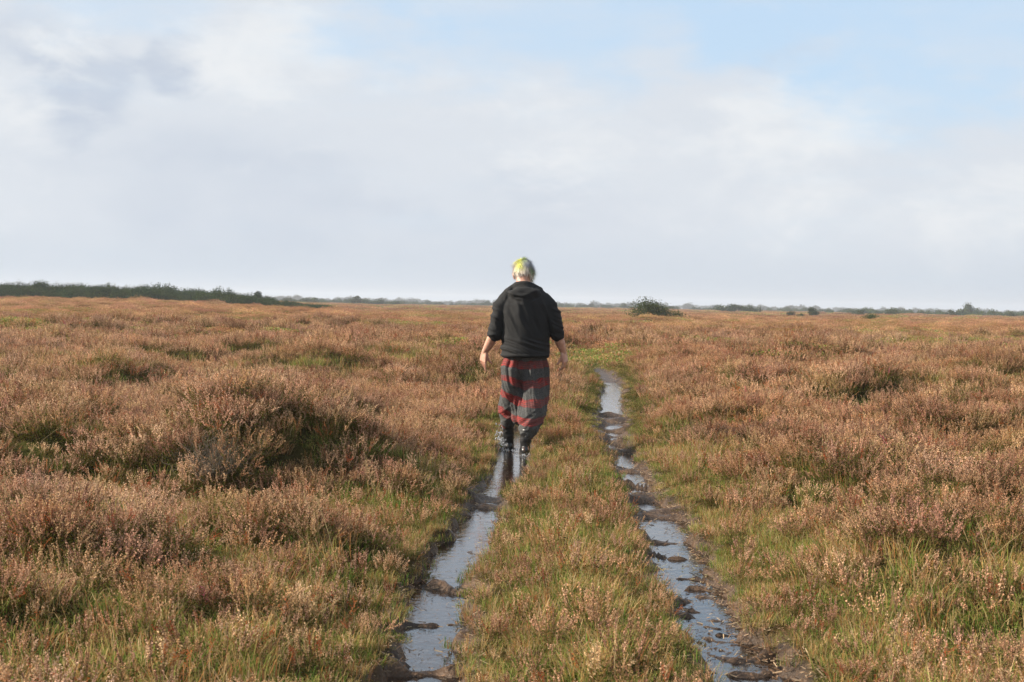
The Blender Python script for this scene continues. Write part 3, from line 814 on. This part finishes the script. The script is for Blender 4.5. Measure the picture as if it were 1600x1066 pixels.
def hood_d(c, n):
    x, y, z = c.T; out = np.zeros(len(c))
    tor = np.abs(x) < .21
    low = np.exp(-((z - .90) / .075) ** 2) * tor
    out += low * .015 * ridged(x * 2.2 + y, z * 26 + 1.5 * np.sin(x * 7), 5) - low * .004
    diag = np.exp(-((z - 1.15) / .14) ** 2)
    out += diag * .017 * (ridged((x * 1.0 + z * .45) * 9, z * 2.2 + y * 2, 8) - .3)
    arm = sstep(np.abs(x - .01), .20, .24) * (z < 1.28)
    out += arm * .013 * (ridged(x * 3, z * 16 + x * 8, 15) - .3)
    hd = np.exp(-((z - 1.34) / .07) ** 2) * (y < TY) * (np.abs(x) < .17)
    out += hd * .012 * (ridged(x * 3.5, (z - 1.9 * x * x) * 17, 51) - .3)
    out += .006 * (fbm(x * 14 + y * 5, z * 12, 31, 2) - .5)
    out += .008 * np.exp(-((z - .832) / .010) ** 2) * tor                         # ribbed hem
    out += .006 * np.exp(-((z + .25 * (np.abs(x) - .25) - 1.005) / .012) ** 2) * (np.abs(x) > .2)
    return out
displace(hood_me, hood_d)
hood_me.materials.append(m_hood)
hood = link(bpy.data.objects.new('hooded_top', hood_me), person)
hood['label'] = "black hooded top with the sleeves pushed up"

# baggy trousers with a low crotch
bm = bmesh.new()
ring_tube(bm, [(.018, TY + .01, .85, .185, .130), (.018, TY + .02, .78, .190, .120), (.020, TY + .03, .70, .190, .115), (.022, TY + .03, .62, .184, .110), (.022, TY + .03, .54, .165, .105), (.014, TY + .03, .46, .140, .095), (.004, TY + .02, .38, .115, .085), (-.010, TY + .02, .31, .080, .07)], seg=32)
ring_tube(bm, [(-.070, TY + .00, .79, .095, .105), (-.080, TY - .01, .72, .102, .130), (-.090, TY + .01, .62, .092, .125), (-.108, TY + .06, .50, .080, .108), (-.112, TY + .10, .38, .082, .092), (-.116, TY + .14, .30, .076, .080), (-.118, TY + .15, .262, .060, .064)], seg=24)
ring_tube(bm, [(.100, TY + .01, .79, .105, .105), (.104, TY + .0, .72, .112, .122), (.098, TY + .0, .62, .122, .118), (.088, TY - .02, .48, .130, .115), (.078, TY - .06, .36, .124, .110), (.064, TY - .10, .27, .098, .092), (.048, TY - .13, .205, .078, .080), (.036, TY - .15, .178, .054, .056)], seg=24)
tr_me = fuse('trousers', bm, .006, 5)
def tr_d(c, n):
    x, y, z = c.T
    a = np.arctan2(y - TY, x - .02)
    v = .024 * (ridged(a * 2.6 + z * 1.1, z * 1.4, 3) - .45) * sstep(z, .18, .5) * (1 - .8 * sstep(z, .76, .83))
    lowf = (1 - sstep(z, .30, .46)) * .015 * (ridged(x * 5 + y * 3, z * 15 - x * 10, 9) - .3)
    bul = (.012 * np.exp(-((x + .085) / .055) ** 2) - .010 * np.exp(-((x - .05) / .05) ** 2)) * (y < TY) * sstep(z, .36, .5) * (1 - sstep(z, .72, .80))
    cl = -.026 * np.exp(-((x + .02 + .05 * (z - .6)) / .022) ** 2) * (y < TY) * sstep(z, .33, .5) * (1 - sstep(z, .76, .84))
    return v + lowf + cl + bul + .004 * (fbm(x * 20, z * 20 + y * 9, 77, 2) - .5)
displace(tr_me, tr_d)
tr_me.materials.append(m_trou)
tro = link(bpy.data.objects.new('trousers', tr_me), person)
tro['label'] = "grey baggy trousers with red woven stripes"

# boots
def boot(x, y0, ztop, tx, ty, name='boot'):
    bm = bmesh.new()
    tube(bm, [(x, y0 + .01, .045), (x + (tx - x) * .2, y0 + (ty - y0) * .2, .10), (x + (tx - x) * .6, y0 + (ty - y0) * .6, .10 + (ztop - .10) * .5), (tx, ty, ztop)], [.043, .043, .048, .054], seg=20)
    ring_tube(bm, [(x, y0 - .030, .040, .036, .040), (x, y0 + .05, .045, .042, .048), (x, y0 + .13, .038, .048, .036), (x, y0 + .19, .032, .042, .028)], seg=18)
    bm2 = fuse(name, bm, .005, 3)
    def bd(c, n):
        X, Y_, Z_ = c.T
        return .005 * (ridged(X * 6, Z_ * 22 + Y_ * 8, 6) - .3) * sstep(Z_, .07, .12) + .004 * np.exp(-((Z_ - ztop + .0) / .012) ** 2)
    displace(bm2, bd); bm2.materials.append(m_boot)
    o = link(bpy.data.objects.new(name, bm2), person)
    bm = bmesh.new()
    out = [(-.036, -.060), (-.042, -.02), (-.040, .04), (-.050, .12), (-.046, .19), (-.022, .228), (.022, .228), (.046, .19), (.050, .12), (.040, .04), (.042, -.02), (.036, -.060), (0, -.074)]
    f = bm.faces.new([bm.verts.new((x + a, y0 + b, .0)) for a, b in out])
    r = bmesh.ops.extrude_face_region(bm, geom=[f]); bmesh.ops.translate(bm, verts=[v for v in r['geom'] if isinstance(v, bmesh.types.BMVert)], vec=(0, 0, .018))
    bmesh.ops.recalc_face_normals(bm, faces=bm.faces)
    me = bpy.data.meshes.new('sole'); bm.to_mesh(me); bm.free(); me.materials.append(m_sole)
    link(bpy.data.objects.new('sole', me), o)
boot(.028, .05, .215, .040, .055)
boot(-.108, .42, .300, -.118, .345)

# short hair, dyed yellow and green over grey and white
def hair_col(v):
    """colour of the dye by place on the head (head space)"""
    x, y, z = v
    c = np.array([.86, .74, .64])
    mixc = lambda c, d, f: c * (1 - f) + np.array(d) * f
    c = mixc(c, (.48, .50, .57), float(sstep(x, .0, .03) * sstep(z, .02, .06)))
    c = mixc(c, (.62, .66, .70), float(np.exp(-((x - .012) / .012) ** 2) * sstep(z, .03, .06)))
    yel = float(np.exp(-((x + .028) / .030) ** 2) * sstep(z, -.01, .04))
    c = mixc(c, (.86, .88, .20), yel)
    c = mixc(c, (.36, .50, .26), float(np.exp(-((x + .0) / .014) ** 2) * sstep(z, .06, .09)) * .7)
    c = mixc(c, (.27, .40, .16), float(sstep(x, .040, .062) * np.exp(-((z - .018) / .024) ** 2)))
    c = mixc(c, (.30, .27, .27), float(sstep(-x, .055, .075)) * .6)
    return c
rh = np.random.default_rng(33)
bm = bmesh.new(); ball(bm, hp(0, -.014, .040), (.078, .095, .085), FACE_DOWN, 40)
cut = [v for v in bm.verts if (lambda q: (q.z < -.018 + .5 * max(0, q.y + .0)) or q.y > .068)(FACE_DOWN.to_matrix().inverted() @ (v.co - HEAD))]
bmesh.ops.delete(bm, geom=cut, context='VERTS')
sol = bmesh.ops.solidify(bm, geom=bm.faces[:], thickness=.006)
me = bpy.data.meshes.new('hair'); bm.to_mesh(me); bm.free()
Minv = FACE_DOWN.to_matrix().inverted()
ca = me.color_attributes.new('Col', 'FLOAT_COLOR', 'POINT')
for v in me.vertices:
    q = Minv @ (v.co - HEAD); ca.data[v.index].color = (*(hair_col((q.x, q.y, q.z)) * (.55 + .25 * rh.uniform())), 1)
me.polygons.foreach_set('use_smooth', np.ones(len(me.polygons), dtype=bool)); me.materials.append(m_hair)
hair = link(bpy.data.objects.new('hair', me), person); hair['label'] = "short grey and white hair dyed yellow and green"
Q = []; C = []
for k in range(4200):
    u = rh.normal(size=3); u /= np.linalg.norm(u)
    p = np.array([u[0] * .080, u[1] * .097 - .014, u[2] * .087 + .040])
    if p[2] < -.022 + .5 * max(0, p[1]) or p[1] > .066: continue
    n_ = u / np.linalg.norm(u)
    crown = np.array([-.01, -.035, .12])
    flow = p - crown; flow -= flow.dot(n_) * n_; flow /= max(np.linalg.norm(flow), 1e-5)
    flow = flow + rh.normal(size=3) * .18 + np.array([.22 * math.sin(p[2] * 80 + p[0] * 40), 0, 0])
    L = rh.uniform(.026, .050); lift = rh.uniform(.08, .42)
    if p[0] > .048 and -.025 < p[2] < .04: lift = rh.uniform(.8, 1.6); L *= .9
    q0 = p; pts = [q0]
    for t in (.33, .66, 1): pts.append(q0 + flow * L * t + n_ * (L * lift * (t ** 1.4) + .002))
    base = hair_col(p) * (rh.uniform(.85, 1.3) if rh.uniform() > .16 else .35)
    wv = np.cross(flow, n_); wv /= max(np.linalg.norm(wv), 1e-6)
    pts = [np.array(hp(*a)) for a in pts]; wv = np.array(FACE_DOWN.to_matrix() @ Vector(wv))
    for a, b, w0, w1 in ((pts[0], pts[1], .0032, .003), (pts[1], pts[2], .003, .0022), (pts[2], pts[3], .0022, .0005)):
        Q.append([a - wv * w0 / 2, a + wv * w0 / 2, b + wv * w1 / 2, b - wv * w1 / 2]); C.append(np.clip(base, 0, .95))
link(bpy.data.objects.new('hair_strands', quad_mesh('hair_strands', np.array(Q), np.array(C), m_hair)), hair)

# water thrown up round the boots
m_drop, G = new_mat("splashed_water")
p = G.n('ShaderNodeBsdfPrincipled', ins={'Base Color': (.85, .87, .9, 1), 'Roughness': .08, 'Transmission Weight': .75, 'IOR': 1.33})
G.n('ShaderNodeOutputMaterial', ins={'Surface': p.outputs[0]})
bm = bmesh.new(); rs = random.Random(4)
def drops(cx, cy, cz, sx, sy, sz, n, r0, r1_):
    for k in range(n):
        c_ = (foot.x + cx + rs.gauss(0, sx), foot.y + cy + rs.gauss(0, sy), max(.003, cz + rs.gauss(0, sz)))
        r = rs.uniform(r0, r1_)
        bmesh.ops.create_icosphere(bm, subdivisions=1, radius=r, matrix=Matrix.Translation(c_) @ Matrix.Diagonal((1, 1, rs.uniform(.7, 2.2), 1)))
drops(-.185, .42, .13, .022, .04, .050, 110, .002, .0055)
drops(-.150, .40, .06, .020, .04, .030, 90, .002, .005)
drops(-.110, .36, .012, .055, .03, .006, 50, .003, .006)
drops(.03, -.06, .010, .05, .02, .008, 30, .003, .006)
for f in bm.faces: f.smooth = True
me = bpy.data.meshes.new('water_splash'); bm.to_mesh(me); bm.free(); me.materials.append(m_drop)
tag(link(bpy.data.objects.new('water_splash', me)), "spray of water drops kicked up beside the black boots", "water splash", kind='stuff')

# ------------------------------------------------------------------ bushes and trees
def bush_quads(rg, w, dpt, h, n, size, pal, lobes=9, base=0.0, ragged=.42):
    """leaf faces gathered in uneven clumps through an irregular crown"""
    cs = []
    for k in range(lobes):
        a = rg.uniform(0, 2 * np.pi); q = rg.uniform(0, .75)
        top = (1 - q * q) * .72
        cs.append((q * np.cos(a) * w / 2, q * np.sin(a) * dpt / 2, base + h * rg.uniform(.28, max(.35, top)), rg.uniform(.16, .34) * min(w, h * 1.8) * .8))
    cs = np.array(cs); wgt = cs[:, 3] ** 2; idx = rg.choice(len(cs), size=n, p=wgt / wgt.sum())
    u = rg.normal(size=(n, 3)); u /= np.linalg.norm(u, axis=1)[:, None]
    rr = cs[idx, 3] * rg.uniform(.35, 1 + ragged, n)
    P = cs[idx, :3] + u * rr[:, None] * [1, 1, .8]
    P[:, 2] = np.where(P[:, 2] < base * .6, base * .6 + np.abs(rg.normal(size=n)) * .1 * h, P[:, 2])
    P[:, 2] = np.maximum(P[:, 2], .02)
    C = pal[(idx * 7 + (rg.uniform(size=n) < .3)) % len(pal)] * rg.uniform(.7, 1.3, (n, 1))
    return rand_quads(P, size, rg), C, cs
GORSE = np.array([[.034, .056, .020], [.048, .070, .025], [.066, .080, .030], [.026, .044, .018]]) * [1.1, 1.1, .9]
GREEN = np.array([[.10, .14, .040], [.13, .17, .050], [.16, .18, .060], [.08, .115, .035]]) * .82
WOODP = np.array([[.045, .065, .028], [.060, .075, .032], [.035, .055, .025], [.075, .075, .035]])
m_bark, G = new_mat("grey_bark")
oc = G.n('ShaderNodeTexCoord').outputs['Object']
p = G.n('ShaderNodeBsdfPrincipled', ins={'Base Color': G.mix(G.noise(oc, 14, 4), (.10, .08, .06), (.34, .30, .25)), 'Roughness': .9})
G.n('ShaderNodeOutputMaterial', ins={'Surface': p.outputs[0]})
def stems_mesh(rg, cs, n, r0, spread=.25):
    bm = bmesh.new()
    for k in range(n):
        c_ = cs[k % len(cs)]; b = Vector((rg.normal() * spread * .4, rg.normal() * spread * .4, -.15)); e = Vector((c_[0], c_[1], c_[2]))
        m1 = b.lerp(e, .35) + Vector((rg.normal() * .06, rg.normal() * .06, .05)); m2 = b.lerp(e, .7) + Vector((rg.normal() * .06, rg.normal() * .06, .04))
        tube(bm, [tuple(b), tuple(m1), tuple(m2), tuple(e)], [r0, r0 * .8, r0 * .55, r0 * .25], seg=7)
    me = bpy.data.meshes.new('stem'); bm.to_mesh(me); bm.free(); me.materials.append(m_bark)
    return me
def shrub(name, x, y, w, h, n, size, pal, label, cat, seed, part='foliage', stem='stem', nst=9, r0=.03, group=None, base=0.0, lobes=10, sink=.05, extra=None, depth=.8):
    rg = np.random.default_rng(seed)
    root = bpy.data.objects.new(name, None); link(root); root.empty_display_size = .3
    root.location = (x, y, float(terrain(np.array([x]), np.array([y]))[0]) - sink)
    tag(root, label, cat, group)
    Q, C, cs = bush_quads(rg, w, w * depth, h, n, size, pal, lobes, base)
    if extra is not None:
        Q2, C2, _ = extra(rg); Q = np.concatenate([Q, Q2]); C = np.concatenate([C, C2])
    link(bpy.data.objects.new(part, quad_mesh(part, Q, C, m_bush)), root)
    link(bpy.data.objects.new(stem, stems_mesh(rg, cs, nst, r0)), root)
    return root
def px_size(px, dist): return px * dist / FPX
# the gorse bush right of the walker, twiggy, with a skirt of lower growth on its right
D1 = 105.0; x, y = at_dist(1014, D1)
def skirt(rg):
    Q, C, cs = bush_quads(rg, 2.6, 1.5, .85, 1800, .085, GREEN, 7); Q[..., 0] += 1.7; Q[..., 1] -= .4
    return Q, C, cs
shrub('gorse_bush', x, y, px_size(94, D1), px_size(38, D1) + .3, 6500, .085, GREEN * .8, "large open gorse bush with pale twisted stems standing alone right of the walker", "bush", 11, nst=14, r0=.045, lobes=13, extra=skirt)
x, y = at_dist(1362, 120.0)
shrub('gorse_bush', x, y, px_size(38, 120), 1.15, 1700, .08, GREEN * .85, "small low round green bush sitting in the heather on the right", "bush", 12, lobes=6)
x, y = at_dist(1268, 230.0)
shrub('gorse_bush', x, y, px_size(20, 230), 1.75, 1600, .14, GREEN * .6, "dark upright bush taller than its neighbours, midway along the right skyline", "bush", 13, lobes=7)
x, y = at_dist(1236, 240.0)
shrub('gorse_bush', x, y, px_size(20, 240), .95, 900, .13, GREEN * .6 + [.03, .01, 0], "small brownish bush just left of the dark upright bush", "bush", 14, lobes=5)
x, y = at_dist(1254, 215.0)
shrub('gorse_bush', x, y, px_size(18, 215), .6, 700, .12, GREEN * .75, "low green bush at the foot of the dark upright bush", "bush", 15, lobes=5)
x, y = at_dist(1512, 420.0)
shrub('lone_tree', x, y, px_size(24, 420), 3.4, 1500, .26, GREEN * .8, "small lone tree rising above the hedge line at far right", "tree", 16, part='crown', stem='trunk', nst=7, r0=.09, lobes=8, base=.5)
x, y = at_dist(556, 380.0)
shrub('lone_tree', x, y, px_size(26, 380), 2.6, 1200, .24, GREEN * .8, "small round tree left of the walker on the pale skyline", "tree", 17, part='crown', stem='trunk', nst=6, r0=.08, lobes=7, base=.3)
x, y = at_dist(620, 400.0)
shrub('gorse_bush', x, y, px_size(9, 400), 1.7, 500, .2, GREEN * .5, "tiny dark bush on the skyline left of the walker", "bush", 18, lobes=4)
x, y = at_dist(1397, 300.0)
shrub('gorse_bush', x, y, px_size(34, 300), 1.6, 1300, .17, GREEN * .6, "wide dark bush in the hedge line, behind and right of the low round bush", "bush", 19, lobes=8)
x, y = at_dist(1345, 290.0)
shrub('gorse_bush', x, y, px_size(52, 290), 1.35, 1400, .17, GREEN * .75, "long low bush behind the small round green bush", "bush", 20, lobes=10, depth=.4)
x, y = at_dist(1485, 330.0)
shrub('gorse_bush', x, y, px_size(24, 330), 1.7, 1000, .18, GREEN * .55, "dark rounded bush left of the lone tree at far right", "bush", 21, lobes=6)
x, y = at_dist(1582, 340.0)
shrub('gorse_bush', x, y, px_size(36, 340), 1.6, 1000, .18, GREEN * .6, "dark bush at the right edge of the view, beyond the heath", "bush", 22, lobes=7)
# the dark flat-topped thicket
x, y = at_dist(1148, 330.0)
shrub('gorse_thicket', x, y, px_size(104, 330), 2.0, 5200, .2, GORSE * 1.25, "long dark flat topped thicket on the skyline right of the twisted gorse bush", "thicket", 23, nst=24, lobes=34, depth=.35)
# two bushes that stand out of the bank at left
x, y = at_dist(66, 150.0)
shrub('gorse_bush', x, y, px_size(34, 150), 2.55, 1800, .12, GORSE, "tallest dark bush of the gorse bank, near the left edge", "bush", 24, lobes=8)
x, y = at_dist(402, 150.0)
shrub('gorse_bush', x, y, px_size(18, 150), 2.0, 900, .11, GORSE * 1.1, "pointed dark bush poking up near the right end of the gorse bank", "bush", 25, lobes=5)
x, y = at_dist(250, 148.0)
shrub('gorse_bush', x, y, px_size(12, 148), 2.15, 500, .11, GORSE, "narrow dark bush poking above the middle of the gorse bank", "bush", 26, lobes=4)

# dense far masses: gorse bank, hedge scrub, woodland on the horizon
def bprot(coln, seed, w, h, n, size, pal, lobes):
    rg = np.random.default_rng(seed); Q, C, cs = bush_quads(rg, w, w, h, n, size, pal, lobes)
    return proto(coln, coln + '_clump', (Q, C), m_bush)
GB = [bprot('gorse_kinds', 600 + k, 2.4, 1.5, 1500, .11, (GORSE, GORSE * 1.3, GREEN * .75)[k % 3], 9) for k in range(6)]
WB = [bprot('wood_kinds', 650 + k, 11, 9, 700, 1.0, WOODP, 10) for k in range(6)]
SBH = [bprot('scrub_kinds', 680 + k, 5, 1.6, 700, .3, (GREEN, GREEN * .7, GORSE * 1.5)[k % 3], 10) for k in range(6)]
def mass(name, coln, XY, smin, smax, kinds, label, cat, seed, sink=.2, zs=None):
    rg = np.random.default_rng(seed); XY = np.array(XY); n = len(XY)
    z = terrain(XY[:, 0], XY[:, 1]) - sink
    s = rg.uniform(smin, smax, n); zz = s * (1 if zs is None else zs)
    scatter(name, coln, np.stack([XY[:, 0], XY[:, 1], z], 1), np.stack([np.zeros(n), np.zeros(n), rg.uniform(0, 6.28, n)], 1), np.stack([s, s, zz], 1), np.array(kinds)[rg.integers(len(kinds), size=n)], label, cat)
rg = np.random.default_rng(70)
XY = []; ZS = []
for k in range(560):
    px = rg.uniform(-420, 512); dist = rg.uniform(142, 178)
    XY.append(at_dist(px, dist)); e = float(sstep(512 - px, 0, 190)); ZS.append((.50 + .62 * e) * rg.uniform(.85, 1.12))
mass('gorse_bank', 'gorse_kinds', XY, .75, 1.05, GB, "dense dark green gorse covering the low rise at left", "gorse", 71, zs=np.array(ZS), sink=.1)
XY = []
for k in range(190):
    px = rg.uniform(1290, 1900); XY.append(at_dist(px, rg.uniform(380, 600)))
for k in range(60):
    px = rg.uniform(420, 640); XY.append(at_dist(px, rg.uniform(400, 600)))
for k in range(150):
    px = rg.uniform(560, 1290); XY.append(at_dist(px, rg.uniform(550, 700)))
mass('hedge_scrub', 'scrub_kinds', XY, .7, 1.25, SBH, "low green scrub along the far edge of the heath", "scrub", 72)
XY = []
for k in range(1100):
    px = rg.uniform(-500, 2100); XY.append(at_dist(px, rg.uniform(1000, 1700)))
mass('distant_woodland', 'wood_kinds', XY, .45, .85, WB, "hazy blue green woodland along the horizon", "woodland", 73, sink=.5, zs=rg.uniform(.55, .85, len(XY)))

# ------------------------------------------------------------------ litter on the mud, twiggy dead heather
rg = np.random.default_rng(90)
x = []; y = []
for L, n in ((LL, 7000), (LR, 14000)):
    t = rg.uniform(0, len(L) - 1.001, n); k = t.astype(int); f = t - k
    cx = L[k, 0] + (L[k + 1, 0] - L[k, 0]) * f; cy = L[k, 1] + (L[k + 1, 1] - L[k, 1]) * f; w = L[k, 2]
    side = np.where(rg.uniform(size=n) < (.5 if L is LL else .72), 1, -1)
    x.append(cx + side * (w + rg.normal(size=n) * .055)); y.append(cy + rg.normal(size=n) * .1)
x = np.concatenate(x); y = np.concatenate(y); z = terrain(x, y)
k = ((z > -.012) | (rg.uniform(size=len(x)) < .22)) & (y > 3); x, y, z = x[k], y[k], np.maximum(z[k], .0005)
PAL = np.array([[.34, .20, .13], [.46, .32, .22], [.20, .11, .07], [.10, .06, .04], [.52, .38, .26]])
P0 = np.stack([x, y, z + .004], 1); a = rg.uniform(0, 6.28, len(x)); L_ = rg.uniform(.004, .028, len(x)) * (rg.uniform(size=len(x)) < .6) + .008
P1 = P0 + np.stack([np.cos(a) * L_, np.sin(a) * L_, rg.uniform(-.2, .5, len(x)) * L_], 1)
Q = strips(P0, P1, .0036, rg)
lit = link(bpy.data.objects.new('plant_litter', quad_mesh('plant_litter', Q, PAL[rg.integers(len(PAL), size=len(x))] * rg.uniform(.7, 1.2, (len(x), 1)), m_grass)))
tag(lit, "dead straw and heather bits lying on the muddy rut edges", "litter", kind='stuff')

rg = np.random.default_rng(95)
gx, gy, gz = hit(335, 735, .12)
Q = []; 
for k in range(150):
    b = np.array([rg.normal() * .05, rg.normal() * .05, 0]); pts = [b]
    d = rg.normal(size=3) * [.8, .8, .3] + [0, 0, .9]; d /= np.linalg.norm(d)
    L1 = rg.uniform(.10, .30)
    for s_ in range(5):
        d = d + rg.normal(size=3) * .18; d /= np.linalg.norm(d); pts.append(pts[-1] + d * L1 / 5)
    pts = np.array(pts); Q.append(strips(pts[:-1], pts[1:], .0032, rg))
    for s_ in range(5):
        q0 = pts[rg.integers(2, 6)]; q1 = q0 + rg.normal(size=3) * .035 + [0, 0, .02]; Q.append(strips(q0[None], q1[None], .002, rg))
Q = np.concatenate(Q)
dead = link(bpy.data.objects.new('dead_heather', quad_mesh('dead_heather', Q, np.array([[.17, .14, .11]]) * rg.uniform(.6, 1.3, (len(Q), 1)), m_grass)))
dead.location = (gx, gy, float(terrain(np.array([gx]), np.array([gy]))[0]) + .08)
tag(dead, "bare grey twiggy dead heather bush on the near side of the big mound", "dead bush")

# ------------------------------------------------------------------ haze
bm = bmesh.new(); bmesh.ops.create_cube(bm, size=1.0, matrix=Matrix.Translation((0, 0, 6.5)) @ Matrix.Diagonal((5400, 5400, 19.0, 1)))
me = bpy.data.meshes.new('haze'); bm.to_mesh(me); bm.free()
m_haze, G = new_mat("haze")
v = G.n('ShaderNodeVolumePrincipled', ins={'Color': (.76, .83, .92, 1), 'Density': .00045, 'Anisotropy': .2})
G.n('ShaderNodeOutputMaterial', ins={'Volume': v.outputs[0]})
me.materials.append(m_haze)
tag(link(bpy.data.objects.new('haze', me)), kind='stuff')
